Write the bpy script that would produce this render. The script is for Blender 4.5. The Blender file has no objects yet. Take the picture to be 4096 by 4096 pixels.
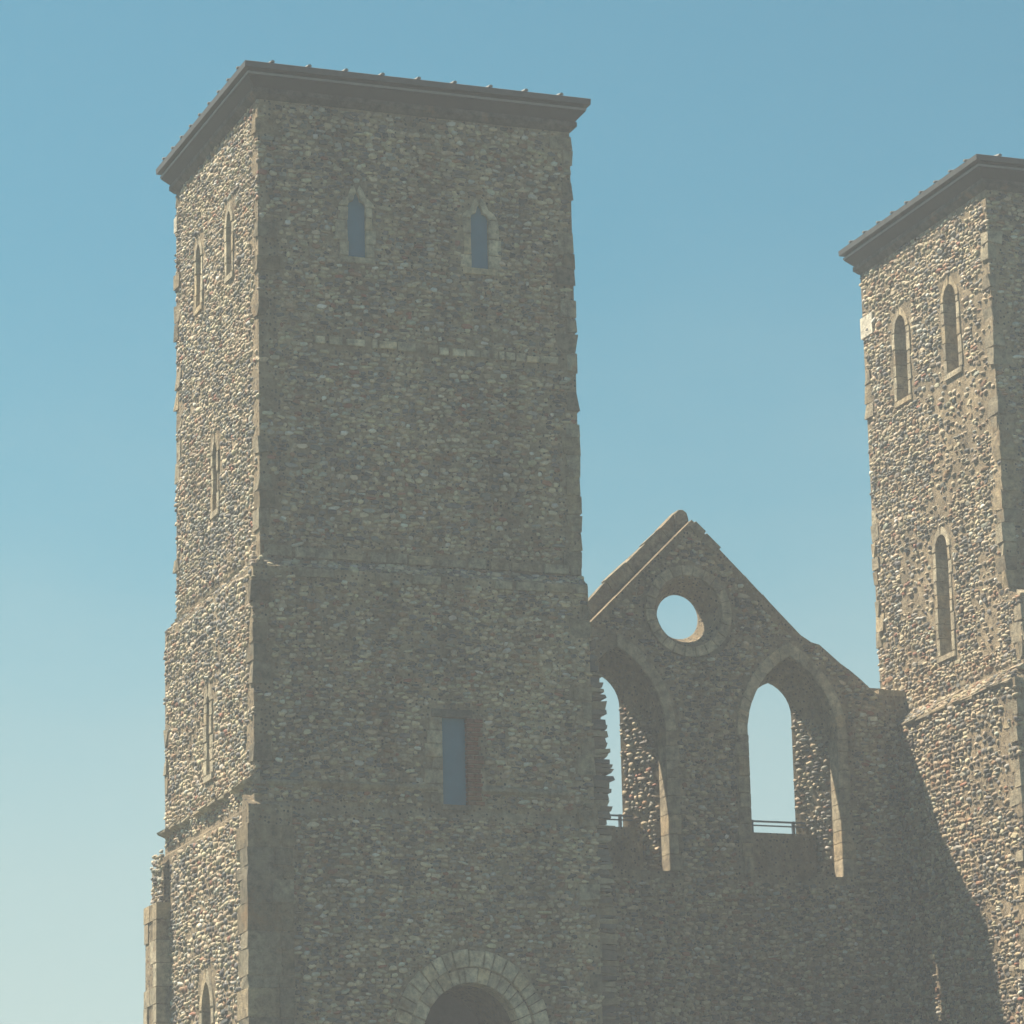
import bpy, bmesh, math, random
import numpy as np
from mathutils import Vector, Matrix

random.seed(11)
rng = np.random.default_rng(11)
sc = bpy.context.scene
col = sc.collection

# ------------------------------------------------------------------ camera
CAM = Vector((-15.355, -50.724, 1.598))
YAW, PITCH, ROLL, FPX = 0.363547, 0.251051, -0.023559, 14940.3      # focal length in pixels of the 4096 px photograph
fw = Vector((math.sin(YAW) * math.cos(PITCH), math.cos(YAW) * math.cos(PITCH), math.sin(PITCH)))
r0 = Vector((math.cos(YAW), -math.sin(YAW), 0)); u0 = r0.cross(fw)
RT = math.cos(ROLL) * r0 + math.sin(ROLL) * u0
UP = -math.sin(ROLL) * r0 + math.cos(ROLL) * u0
cd = bpy.data.cameras.new('camera'); cam = bpy.data.objects.new('camera', cd); col.objects.link(cam)
cd.sensor_width = 36; cd.lens = 36 * FPX / 4096; cd.clip_end = 9000; cd.clip_start = 0.5
M = Matrix((RT, UP, -fw)).transposed().to_4x4(); M.translation = CAM
cam.matrix_world = M
sc.camera = cam

# ------------------------------------------------------------------ light
SUN_T = Vector((1.0, -0.86, -2.05)).normalized()          # the way the sunlight travels
el = math.asin(-SUN_T.z); az = math.atan2(-SUN_T.x, -SUN_T.y)  # azimuth from +Y towards +X
w = bpy.data.worlds.new('World'); sc.world = w; w.use_nodes = True
nt = w.node_tree; nt.nodes.clear()
sky = nt.nodes.new('ShaderNodeTexSky'); sky.sky_type = 'NISHITA'; sky.sun_disc = False
sky.sun_elevation = el; sky.sun_rotation = az
sky.altitude = 0; sky.air_density = 1.0; sky.dust_density = 1.3; sky.ozone_density = 1.0
tint = nt.nodes.new('ShaderNodeMix'); tint.data_type = 'RGBA'; tint.blend_type = 'MULTIPLY'
tint.inputs[0].default_value = 1.0; tint.inputs[7].default_value = (0.40, 0.93, 0.85, 1)
bg = nt.nodes.new('ShaderNodeBackground'); bg.inputs[1].default_value = 0.05
wo = nt.nodes.new('ShaderNodeOutputWorld')
tc = nt.nodes.new('ShaderNodeTexCoord'); sx = nt.nodes.new('ShaderNodeSeparateXYZ'); nt.links.new(tc.outputs['Generated'], sx.inputs[0])
mp = nt.nodes.new('ShaderNodeMapping'); mp.inputs['Scale'].default_value = (2.2, 2.2, 7.0); nt.links.new(tc.outputs['Generated'], mp.inputs[0])
cn = nt.nodes.new('ShaderNodeTexNoise'); cn.inputs['Scale'].default_value = 1.6; cn.inputs['Detail'].default_value = 7; cn.inputs['Roughness'].default_value = 0.55; nt.links.new(mp.outputs[0], cn.inputs['Vector'])
ma = nt.nodes.new('ShaderNodeMath'); ma.operation = 'MULTIPLY_ADD'; ma.inputs[1].default_value = 0.16; nt.links.new(cn.outputs[0], ma.inputs[0])
ne = nt.nodes.new('ShaderNodeMath'); ne.operation = 'MULTIPLY'; ne.inputs[1].default_value = -1.0; nt.links.new(sx.outputs[2], ne.inputs[0]); nt.links.new(ne.outputs[0], ma.inputs[2])
mr = nt.nodes.new('ShaderNodeMapRange'); mr.interpolation_type = 'SMOOTHSTEP'
for k_, v_ in ((1, -0.25), (2, -0.02), (3, 0.0), (4, 0.66)): mr.inputs[k_].default_value = v_
nt.links.new(ma.outputs[0], mr.inputs[0])
veil = nt.nodes.new('ShaderNodeMix'); veil.data_type = 'RGBA'; veil.inputs[7].default_value = (4.3, 5.2, 4.9, 1)
nt.links.new(sky.outputs[0], tint.inputs[6]); nt.links.new(tint.outputs[2], veil.inputs[6]); nt.links.new(mr.outputs[0], veil.inputs[0]); nt.links.new(veil.outputs[2], bg.inputs[0]); nt.links.new(bg.outputs[0], wo.inputs[0])
sd = bpy.data.lights.new('sun', 'SUN'); sd.energy = 5.0; sd.angle = math.radians(0.53); sd.color = (1.0, 0.85, 0.64)
so = bpy.data.objects.new('sun', sd); col.objects.link(so); so.location = (-40, 30, 80)
so.rotation_euler = SUN_T.to_track_quat('-Z', 'Y').to_euler()
vs = sc.view_settings; vs.view_transform = 'Standard'; vs.look = 'None'; vs.gamma = 1; vs.exposure = 1.32; vs.use_curve_mapping = False
HAZE_DENSITY = 0.0027

# ------------------------------------------------------------------ materials
def nodes_of(name):
    m = bpy.data.materials.new(name); m.use_nodes = True
    n = m.node_tree.nodes; l = m.node_tree.links
    return m, n, l, n['Principled BSDF']
def ramp(n, stops):
    r = n.new('ShaderNodeValToRGB'); e = r.color_ramp.elements
    while len(e) > 1: e.remove(e[-1])
    e[0].position = stops[0][0]; e[0].color = (*stops[0][1], 1)
    for p, c in stops[1:]:
        x = e.new(p); x.color = (*c, 1)
    return r
def noise(n, l, scale, detail=4, rough=0.6, vec=None):
    t = n.new('ShaderNodeTexNoise'); t.inputs['Scale'].default_value = scale
    t.inputs['Detail'].default_value = detail; t.inputs['Roughness'].default_value = rough
    if vec is not None: l.new(vec, t.inputs['Vector'])
    return t
def mixc(n, l, fac, a, b, mode='MIX'):
    m = n.new('ShaderNodeMix'); m.data_type = 'RGBA'; m.blend_type = mode
    for s, v in ((0, fac), (6, a), (7, b)):
        if isinstance(v, (int, float)): m.inputs[s].default_value = v
        elif isinstance(v, tuple): m.inputs[s].default_value = (*v, 1)
        else: l.new(v, m.inputs[s])
    return m.outputs[2]
def bump(n, l, b, h, strength, dist):
    x = n.new('ShaderNodeBump'); x.inputs['Strength'].default_value = strength; x.inputs['Distance'].default_value = dist
    l.new(h, x.inputs['Height']); l.new(x.outputs[0], b.inputs['Normal'])

def streaks(n, l, v, lo, hi):
    mp_ = n.new('ShaderNodeMapping'); mp_.inputs['Scale'].default_value = (2.6, 2.6, 0.22); l.new(v, mp_.inputs[0])
    t = noise(n, l, 1.0, 5, 0.6, mp_.outputs[0]); r = ramp(n, [(0.36, (lo, lo, lo)), (0.6, (hi, hi, hi))]); l.new(t.outputs[0], r.inputs[0]); return r.outputs[0]
def mat_mortar():
    m, n, l, b = nodes_of('lime_mortar')
    g = n.new('ShaderNodeNewGeometry'); v = g.outputs['Position']
    a = noise(n, l, 7, 8, 0.7, v); c = noise(n, l, 1.1, 4, 0.6, v)
    r0 = ramp(n, [(0.3, (0.17, 0.145, 0.11)), (0.5, (0.33, 0.28, 0.205)), (0.7, (0.52, 0.445, 0.33))]); l.new(a.outputs[0], r0.inputs[0])
    vo = n.new('ShaderNodeTexVoronoi'); vo.inputs['Scale'].default_value = 17; l.new(v, vo.inputs['Vector'])
    vr = ramp(n, [(0.0, (0.08, 0.08, 0.085)), (0.28, (0.15, 0.145, 0.14)), (0.45, (0.34, 0.285, 0.20)), (0.75, (0.26, 0.18, 0.115)), (0.9, (0.42, 0.39, 0.34))]); vr.color_ramp.interpolation = 'CONSTANT'
    sp = n.new('ShaderNodeSeparateColor'); l.new(vo.outputs['Color'], sp.inputs[0]); l.new(sp.outputs[0], vr.inputs[0])
    vf = ramp(n, [(0.30, (1, 1, 1)), (0.36, (0, 0, 0))]); l.new(vo.outputs['Distance'], vf.inputs[0])
    class _r: pass
    r = _r(); r.outputs = [mixc(n, l, vf.outputs[0], r0.outputs[0], vr.outputs[0])]
    r2 = ramp(n, [(0.35, (0.70, 0.68, 0.67)), (0.65, (1.1, 1.05, 1.0))]); l.new(c.outputs[0], r2.inputs[0])
    l.new(mixc(n, l, 1.0, mixc(n, l, 1.0, r.outputs[0], r2.outputs[0], 'MULTIPLY'), streaks(n, l, v, 0.72, 1.08), 'MULTIPLY'), b.inputs['Base Color'])
    b.inputs['Roughness'].default_value = 0.95; b.inputs['Specular IOR Level'].default_value = 0.15
    f = noise(n, l, 14, 8, 0.75, v); bump(n, l, b, f.outputs[0], 1.0, 0.10)
    return m
def mat_stone(name, gloss, worn=0.0):
    m, n, l, b = nodes_of(name)
    g = n.new('ShaderNodeNewGeometry'); v = g.outputs['Position']
    at = n.new('ShaderNodeAttribute'); at.attribute_name = 'tint'
    a = noise(n, l, 22 - 15 * worn, 7, 0.75, v); r = ramp(n, [(0.3 + 0.06 * worn, (0.62 - 0.22 * worn,) * 3), (0.6, (1.12, 1.08, 1.0)), (0.75, (1.45, 1.38, 1.25))]); l.new(a.outputs[0], r.inputs[0])
    c1 = mixc(n, l, 1.0, at.outputs['Color'], r.outputs[0], 'MULTIPLY')
    li = noise(n, l, 1.7, 7, 0.75, v); lr = ramp(n, [(0.555, (0, 0, 0)), (0.68, (1, 1, 1))]); l.new(li.outputs[0], lr.inputs[0])
    lf = n.new('ShaderNodeMath'); lf.operation = 'MULTIPLY'; lf.inputs[1].default_value = 0.6; l.new(lr.outputs[0], lf.inputs[0])
    l.new(mixc(n, l, 1.0, mixc(n, l, lf.outputs[0], c1, (0.27, 0.16, 0.075)), streaks(n, l, v, 0.75, 1.08), 'MULTIPLY'), b.inputs['Base Color'])
    b.inputs['Roughness'].default_value = gloss; b.inputs['Specular IOR Level'].default_value = 0.3
    f = noise(n, l, 40 - 22 * worn, 6, 0.75, v); bump(n, l, b, f.outputs[0], 0.5 + 0.5 * worn, 0.02 + 0.04 * worn)
    return m
def mat_plain(name, c, rough=0.8, var=0.35, scale=6, bmp=0.3, metal=0.0):
    m, n, l, b = nodes_of(name)
    g = n.new('ShaderNodeNewGeometry'); v = g.outputs['Position']
    a = noise(n, l, scale, 6, 0.7, v)
    r = ramp(n, [(0.3, tuple(x * (1 - var) for x in c)), (0.7, tuple(min(1, x * (1 + var)) for x in c))]); l.new(a.outputs[0], r.inputs[0])
    l.new(r.outputs[0], b.inputs['Base Color']); b.inputs['Roughness'].default_value = rough; b.inputs['Metallic'].default_value = metal
    f = noise(n, l, scale * 5, 5, 0.7, v); bump(n, l, b, f.outputs[0], bmp, 0.015)
    return m
MORTAR = mat_mortar()
FLINT = mat_stone('flint_and_ragstone', 0.62)
ASHLAR = mat_stone('dressed_limestone', 0.92, 1.0)
LEAD = mat_plain('lead_sheet', (0.04, 0.04, 0.043), 0.6, 0.25, 3)
PALE_LEAD = mat_plain('weathered_lead', (0.15, 0.15, 0.15), 0.6, 0.2, 4)
TIMBER = mat_plain('tarred_eaves_board', (0.028, 0.026, 0.025), 0.8, 0.3, 5)
BLUE = mat_plain('blue_painted_board', (0.018, 0.115, 0.19), 0.7, 0.12, 5, 0.1)
VOID = mat_plain('interior_shade_panel', (0.06, 0.058, 0.055), 0.95, 0.3, 3)  # interior shade put into the colour of flat back panels
BLOCK = mat_plain('weathered_blocking_board', (0.15, 0.14, 0.12), 0.9, 0.35, 3)
IRON = mat_plain('blue_grey_painted_iron', (0.05, 0.07, 0.10), 0.5, 0.2, 8, 0.1)
GRASS = mat_plain('mown_grass', (0.042, 0.056, 0.028), 0.95, 0.5, 0.35, 0.8)

# ------------------------------------------------------------------ mesh helpers
def tag(o, label=None, cat=None, group=None, kind=None):
    if label: o['label'] = label
    if cat: o['category'] = cat
    if group: o['group'] = group
    if kind: o['kind'] = kind
    return o
def empty(name, loc):
    o = bpy.data.objects.new(name, None); col.objects.link(o); o.location = loc; o.empty_display_size = 0.5; return o
def root_loc(p):
    while p.parent is not None: p = p.parent
    return p.location
def obj(name, verts, faces, mat, parent=None, tint=None, smooth=False):
    v = np.asarray(verts, float).reshape(-1, 3)
    if parent is not None: v = v - np.array(root_loc(parent))
    me = bpy.data.meshes.new(name); me.from_pydata(v.tolist(), [], [list(map(int, f)) for f in faces]); me.materials.append(mat)
    if tint is not None:
        a = me.attributes.new('tint', 'FLOAT_COLOR', 'POINT')
        t = np.asarray(tint, float)
        if t.ndim == 1: t = np.tile(t, (len(v), 1))
        a.data.foreach_set('color', np.concatenate([t, np.ones((len(v), 1))], 1).astype(np.float32).ravel())
    o = bpy.data.objects.new(name, me); col.objects.link(o)
    if parent is not None: o.parent = parent
    if smooth:
        for p in me.polygons: p.use_smooth = True
    return o
BOXF = [(0, 3, 2, 1), (4, 5, 6, 7), (0, 1, 5, 4), (1, 2, 6, 5), (2, 3, 7, 6), (3, 0, 4, 7)]
def boxv(x0, x1, y0, y1, z0, z1):
    return [(x0, y0, z0), (x1, y0, z0), (x1, y1, z0), (x0, y1, z0), (x0, y0, z1), (x1, y0, z1), (x1, y1, z1), (x0, y1, z1)]
class Plane:
    """a wall plane: origin o, u along the wall, v up, n out of the wall"""
    def __init__(s, o, u, n, v=(0, 0, 1.0)):
        s.o = np.array(o, float); s.u = np.array(u, float); s.n = np.array(n, float); s.v = np.array(v, float)
    def at(s, u, v, d=0.0):
        return s.o + s.u * u + s.v * v + s.n * d
    def pts(s, uv, d=0.0): return [s.at(a, b, d) for a, b in uv]
def fill_with_holes(outer, holes):
    """triangulate a 2-D outline with holes"""
    bm = bmesh.new(); edges = []
    for loop in [outer] + holes:
        vs_ = [bm.verts.new((a, b, 0)) for a, b in loop]
        edges += [bm.edges.new((vs_[i], vs_[(i + 1) % len(vs_)])) for i in range(len(vs_))]
    bmesh.ops.triangle_fill(bm, edges=edges, use_beauty=True, normal=(0, 0, 1))
    bm.verts.index_update()
    V = [(v.co.x, v.co.y) for v in bm.verts]; F = [[v.index for v in f.verts] for f in bm.faces]
    bm.free(); return V, F
class Acc:
    def __init__(s): s.V = []; s.F = []
    def add(s, V, F):
        b = len(s.V); s.V += [tuple(x) for x in V]; s.F += [[i + b for i in f] for f in F]
def panel(acc, pl, outer, holes, depths):
    V, F = fill_with_holes(outer, holes); acc.add(pl.pts(V), F)
    for h, dp in zip(holes, depths):
        n = len(h); acc.add(pl.pts(h) + pl.pts(h, -dp), [(i, (i + 1) % n, n + (i + 1) % n, n + i) for i in range(n)])
def prism(pl, poly, d0, d1, jit=0.0):
    """polygon in the wall plane pushed from depth d0 (inside) to d1 (outside, slightly worn)"""
    n = len(poly); c = np.mean(poly, 0)
    face = [(p[0] + (c[0] - p[0]) * 0.06 + random.uniform(-jit, jit), p[1] + (c[1] - p[1]) * 0.06 + random.uniform(-jit, jit)) for p in poly]
    V = pl.pts(poly, d0) + pl.pts(poly, d1 - 0.012) + pl.pts(face, d1)
    F = [list(range(n))[::-1], list(range(2 * n, 3 * n))]
    for k in (0, n): F += [(k + i, k + (i + 1) % n, k + n + (i + 1) % n, k + n + i) for i in range(n)]
    return V, F

# ------------------------------------------------------------------ rubble
PAL = np.array([(0.075, 0.08, 0.088), (0.125, 0.125, 0.13), (0.195, 0.19, 0.18), (0.50, 0.415, 0.285), (0.41, 0.32, 0.205), (0.58, 0.555, 0.51), (0.30, 0.165, 0.085), (0.30, 0.115, 0.065), (0.38, 0.365, 0.325), (0.225, 0.18, 0.135)])
PAL = 0.88 * PAL * 0.86 + 0.88 * PAL.mean(1, keepdims=True) * np.array((0.10, 0.14, 0.18))
PW = np.array([0.06, 0.11, 0.11, 0.29, 0.18, 0.035, 0.055, 0.02, 0.07, 0.07]); PW = PW / PW.sum()
KR = 7
def value_noise(u, v, s, seed):
    g = np.random.default_rng(seed).random((64, 64))
    x = (u / s) % 63; y = (v / s) % 63
    i = np.floor(x).astype(int); j = np.floor(y).astype(int); a = x - i; b = y - j
    a = a * a * (3 - 2 * a); b = b * b * (3 - 2 * b)
    return (g[i, j] * (1 - a) + g[i + 1, j] * a) * (1 - b) + (g[i, j + 1] * (1 - a) + g[i + 1, j + 1] * a) * b
def lay(u0, u1, v0, v1, ok, seed, hmin=0.042, hmax=0.086, wmin=0.06, wmax=0.17, flat=1.0, bare_=(0.74, 0.7)):
    """random rubble brought to rough courses: centres, sizes, colours"""
    rg = np.random.default_rng(seed); U = []; V = []; Wd = []; H = []
    v = v0
    while v < v1 - 0.03:
        h = rg.uniform(hmin, hmax); u = u0 - rg.uniform(0, 0.1)
        while u < u1 - 0.02:
            wd = rg.uniform(wmin, wmax) * (0.6 + 0.5 * h / hmax)
            if rg.random() < 0.06: wd *= 1.5
            if rg.random() < 0.2 and h > 0.075:      # two small stones in one course
                U += [u + wd / 2] * 2; V += [v + h * 0.25, v + h * 0.75]; Wd += [wd] * 2; H += [h * 0.5] * 2
            else:
                U.append(u + wd / 2); V.append(v + h / 2); Wd.append(wd); H.append(h)
            u += wd + rg.uniform(-0.004, 0.010)
        v += h
    U = np.array(U); V = np.array(V); Wd = np.array(Wd); H = np.array(H); N = len(U)
    V = V + (value_noise(U, V, 0.8, seed + 1) - 0.5) * 0.10 + rg.normal(0, 0.012, N)
    U = U + rg.normal(0, 0.012, N)
    H = H * rg.uniform(0.88, 1.16, N); Wd = Wd * rg.uniform(0.90, 1.06, N)
    bare = value_noise(U, V, 0.9, seed + 2) * 0.7 + value_noise(U, V, 0.3, seed + 3) * 0.3
    keep = (rg.random(N) < np.where(bare > bare_[0], bare_[1], 0.985)) & np.array([ok(a, b, c, d) for a, b, c, d in zip(U, V, Wd, H)], bool)
    keep &= (U - Wd / 2 > u0 - 0.05) & (U + Wd / 2 < u1 + 0.045) & (V + H / 2 < v1 + 0.02) & (V - H / 2 > v0 - 0.02)
    U, V, Wd, H = U[keep], V[keep], Wd[keep], H[keep]; N = len(U)
    fam = value_noise(U, V, 1.3, seed + 4) * 0.6 + value_noise(U, V, 0.45, seed + 5) * 0.4
    c = rg.choice(len(PAL), N, p=PW)
    warm = (rg.random(N) < (fam - 0.52) * 2.4); c = np.where(warm, rg.choice([3, 4, 6, 9, 3, 4], N), c)
    grey = (rg.random(N) < (0.40 - fam) * 2.4); c = np.where(grey, rg.choice([0, 1, 1, 2, 8], N), c)
    C = PAL[c] * rg.uniform(0.75, 1.25, (N, 1)) * rg.uniform(0.95, 1.05, (N, 3))
    proud = rg.uniform(0.008, 0.030, N) * np.where(Wd > 0.15, 1.2, 0.95) * flat
    return dict(u=U, v=V, w=Wd, h=H, c=C, p=proud, rg=rg)
def stone_geo(L, pl):
    N = len(L['u']); rg = L['rg']
    th = (np.arange(KR) + 0.5) / KR * 2 * np.pi
    th = th[None, :] + rg.uniform(-0.36, 0.36, (N, KR))
    sq = (np.abs(np.cos(th)) ** 4 + np.abs(np.sin(th)) ** 4) ** (-1 / 4)      # squarish rounds
    rr = sq * rg.uniform(0.80, 1.06, (N, KR))
    a = rg.normal(0, 0.13, N)[:, None]
    x = np.cos(th) * rr * L['w'][:, None] / 2; y = np.sin(th) * rr * L['h'][:, None] / 2
    X = x * np.cos(a) - y * np.sin(a) * 1; Y = x * np.sin(a) + y * np.cos(a)
    tx = rg.normal(0, 0.22, N)[:, None]; ty = rg.normal(0, 0.22, N)[:, None]     # tilt of the face
    P = np.zeros((N, 2 * KR + 1, 3)); p = L['p'][:, None]
    def place(k0, X, Y, D):
        P[:, k0:k0 + X.shape[1]] = (pl.o + (L['u'][:, None] + X)[..., None] * pl.u + (L['v'][:, None] + Y)[..., None] * pl.v + D[..., None] * pl.n)
    place(0, X, Y, np.full_like(X, -0.02))
    s = rg.uniform(0.76, 0.95, (N, KR)); Xi, Yi = X * s, Y * s
    place(KR, Xi, Yi, p * rg.uniform(0.65, 1.05, (N, KR)) + tx * Xi * 0.6 + ty * Yi * 0.6)
    place(2 * KR, rg.normal(0, 0.10, (N, 1)) * L['w'][:, None], rg.normal(0, 0.10, (N, 1)) * L['h'][:, None], p * rg.uniform(1.0, 1.35, (N, 1)))
    i = np.arange(KR); j = (i + 1) % KR
    T = np.concatenate([np.stack([i, j, KR + j], 1), np.stack([i, KR + j, KR + i], 1), np.stack([KR + i, KR + j, np.full(KR, 2 * KR)], 1)])
    if np.dot(np.cross(pl.u, pl.v), pl.n) < 0: T = T[:, ::-1]
    return P, T
def bulk(name, P, T, C, mat, parent):
    N, K, _ = P.shape; V = P.reshape(-1, 3) - np.array(root_loc(parent))
    F = (T[None] + (np.arange(N) * K)[:, None, None]).reshape(-1, 3)
    me = bpy.data.meshes.new(name); me.vertices.add(len(V)); me.vertices.foreach_set('co', V.astype(np.float32).ravel())
    me.loops.add(F.size); me.loops.foreach_set('vertex_index', F.astype(np.int32).ravel())
    me.polygons.add(len(F)); me.polygons.foreach_set('loop_start', (np.arange(len(F)) * 3).astype(np.int32))
    me.update(calc_edges=True)
    a = me.attributes.new('tint', 'FLOAT_COLOR', 'POINT')
    a.data.foreach_set('color', np.concatenate([np.repeat(C, K, 0), np.ones((N * K, 1))], 1).astype(np.float32).ravel())
    me.materials.append(mat); o = bpy.data.objects.new(name, me); col.objects.link(o); o.parent = parent
    return o
def finish_rubble(root, sheets, limit=300):
    """sheets: list of (layout, plane, weight of its visible size); the largest stones become parts, the rest one stuff part"""
    Ps = []; Cs = []; A = []; T0 = None
    Tl = []
    for L, pl, wgt in sheets:
        P, T = stone_geo(L, pl); Ps.append(P); Cs.append(L['c']); A.append(L['w'] * L['h'] * wgt); Tl.append(np.full(len(P), id(T) * 0 + (0 if np.dot(np.cross(pl.u, pl.v), pl.n) > 0 else 1)))
        if T0 is None: T0 = {}
        T0[Tl[-1][0]] = T
    P = np.concatenate(Ps); C = np.concatenate(Cs); A = np.concatenate(A); Tl = np.concatenate(Tl)
    order = np.argsort(-A); big = order[:limit]; rest = order[limit:]
    for k in big:
        obj('stone', P[k], T0[Tl[k]], FLINT, root, C[k])
    first = True
    for t in T0:
        idx = rest[Tl[rest] == t]
        if len(idx):
            tag(bulk('rubble_facing', P[idx], T0[t], C[idx], FLINT, root), kind='stuff')

# ------------------------------------------------------------------ dressed stone and windows
LIME = [(0.46, 0.415, 0.33), (0.43, 0.39, 0.305), (0.50, 0.455, 0.36), (0.40, 0.355, 0.28), (0.46, 0.385, 0.275)]
def lime(k=1.0):
    c = np.array(random.choice(LIME)) * random.uniform(0.85, 1.12) * k
    return tuple(c)
def head_curve(w, spring, top, kind, n=7):
    """half outline of a window head from the springing (right side) to the apex, relative to the centre line"""
    h = w / 2; out = []
    for i in range(n + 1):
        t = i / n
        if kind == 'pointed':
            R = ((top - spring) ** 2 + h * h) / (2 * h); a_end = math.asin(min(1, (top - spring) / R)); a = a_end * t
            out.append((h - R + R * math.cos(a), spring + R * math.sin(a)))
        elif kind == 'cusped':
            a = math.pi / 2 * min(1, t / 0.6)
            if t <= 0.6: out.append((h * (1 - 0.66 * (1 - math.cos(a)) ), spring + (top - spring) * 0.36 * math.sin(a)))
            else:
                b = (t - 0.6) / 0.4; out.append((h * 0.34 * math.sqrt(max(0, 1 - b * b)) if b < 1 else 0.0, spring + (top - spring) * (0.36 + 0.52 * b)))
        else:
            a = math.pi / 2 * t; out.append((h * math.cos(a), spring + (top - spring) * math.sin(a)))
    return out
def outline(cu, w, v0, spring, top, kind):
    hc = head_curve(w, spring, top, kind)
    return [(cu - w / 2, v0), (cu + w / 2, v0)] + [(cu + a, b) for a, b in hc] + [(cu - a, b) for a, b in hc[::-1][1:]]
def grown(poly, cu, d):
    cv = np.mean([p[1] for p in poly])
    return [(p[0] + math.copysign(d, p[0] - cu) if abs(p[0] - cu) > 1e-6 else p[0], p[1] + math.copysign(d, p[1] - cv)) for p in poly]
def window(root, pl, cu, w, v0, spring, top, kind='pointed', jw=(0.09, 0.2), back=BLUE, back_d=0.16, block_d=0.22, bh=(0.2, 0.36), label=None, tintk=1.0, shade_right=None):
    """jambs, arch stones, sill and the closing panel of one lancet; returns the hole in the wall"""
    hole = grown(outline(cu, w, v0, spring, top, kind), cu, 0.02)
    o = outline(cu, w, v0, spring, top, kind); big = grown(o, cu, 0.05)
    V, F = prism(pl, big, -back_d - 0.06, -back_d)
    win = obj('window', V, F, back, root)
    if label: win['label'] = label
    n_ = pl.n
    for s in (-1, 1):
        v = v0
        while v < spring - 0.02:
            h = min(random.uniform(*bh), spring - v)
            if spring - v - h < 0.1: h = spring - v
            j = random.uniform(*jw); g = 0.006
            a, b = sorted((cu + s * w / 2, cu + s * (w / 2 + j)))
            V, F = prism(pl, [(a, v + g), (b, v + g), (b + random.uniform(-.01, .01), v + h - g), (a, v + h - g)], -block_d, random.uniform(0.012, 0.03), 0.004)
            obj('jamb_stone', V, F, ASHLAR, win, lime(tintk)); v += h
        hc = head_curve(w, spring, top, kind)
        j = jw[0] + 0.05
        outer = [(a + j * (1 - 0.7 * i / (len(hc) - 1)), b + j * (0.75 if kind == 'cusped' else 1.1) * (i / (len(hc) - 1)) ** 1.3) for i, (a, b) in enumerate(hc)]
        poly = [(cu + s * max(a, 0.004), b + 0.006) for a, b in hc] + [(cu + s * max(a, 0.004), b + 0.006) for a, b in outer[::-1]]
        if s < 0: poly = poly[::-1]
        V, F = prism(pl, poly, -block_d, random.uniform(0.018, 0.03), 0.0)
        obj('arch_stone', V, F, ASHLAR, win, lime(tintk * 1.05))
    k = jw[0] + 0.04
    V, F = prism(pl, [(cu - w / 2 - k, v0 - 0.10), (cu + w / 2 + k, v0 - 0.10), (cu + w / 2 + k, v0 - 0.006), (cu - w / 2 - k, v0 - 0.006)], -block_d, 0.035, 0.006)
    obj('sill', V, F, ASHLAR, win, lime(tintk))
    return hole
def block(root, name, pl, u0, u1, v0, v1, d=0.02, depth=0.12, tint=None, mat=None, jit=0.006):
    V, F = prism(pl, [(u0, v0), (u1, v0), (u1, v1), (u0, v1)], -depth, d, jit)
    return obj(name, V, F, mat or ASHLAR, root, lime() if tint is None else tint)
QU_F = []; QU_L = []
def quoins(root, cx, cy, sx, sy, z0, z1, prob=0.75, k=0.85, hr=(0.2, 0.34)):
    """corner stones, long and short by turns; sx, sy point out of the corner"""
    z = z0; i = 0; foot = []
    while z < z1 - 0.1:
        h = min(random.uniform(*hr), z1 - z); i += 1
        if random.random() < prob:
            a, b = (random.uniform(0.2, 0.34), random.uniform(0.10, 0.2)) if i % 2 else (random.uniform(0.10, 0.2), random.uniform(0.2, 0.34))
            p = random.uniform(0.008, 0.035); q = random.uniform(0.008, 0.035)
            xs = sorted((cx + sx * p, cx - sx * a)); ys = sorted((cy + sy * q, cy - sy * b))
            V = np.array(boxv(xs[0], xs[1], ys[0], ys[1], z + 0.007, z + h - 0.007)); V += np.random.default_rng(i * 7 + int(z * 100)).normal(0, 0.014, V.shape)
            obj('quoin', V, BOXF, ASHLAR, root, np.array(lime(k)) * random.choice([0.6, 0.8, 1, 1, 1.1, 1.1]))
            foot.append((xs, ys, z, z + h))
        z += h
    QU_F.extend((f[0][0], f[0][1], f[2], f[3]) for f in foot); QU_L.extend((f[1][0], f[1][1], f[2], f[3]) for f in foot)

def rect_block(holes_boxes):
    def ok(u, v, w, h):
        for a0, a1, b0, b1 in holes_boxes:
            if u + w / 2 > a0 and u - w / 2 < a1 and v + h / 2 > b0 and v - h / 2 < b1: return False
        return True
    return ok
def inside(poly, x, y):
    c = False; j = len(poly) - 1
    for i in range(len(poly)):
        a, b = poly[i], poly[j]
        if (a[1] > y) != (b[1] > y) and x < (b[0] - a[0]) * (y - a[1]) / (b[1] - a[1]) + a[0]: c = not c
        j = i
    return c
def poly_block(base, polys):
    bbs = [box_of(p, 0.0) for p in polys]
    def ok(u, v, w, h):
        if not base(u, v, w, h): return False
        for p, (a0, a1, b0, b1) in zip(polys, bbs):
            if u + w / 2 > a0 and u - w / 2 < a1 and v + h / 2 > b0 and v - h / 2 < b1:
                for du, dv in ((0, 0), (-.4, -.4), (.4, -.4), (.4, .4), (-.4, .4)):
                    if inside(p, u + du * w, v + dv * h): return False
        return True
    return ok
def box_of(poly, m=0.1):
    x = [p[0] for p in poly]; y = [p[1] for p in poly]; return (min(x) - m, max(x) + m, min(y) - m, max(y) + m)

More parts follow.
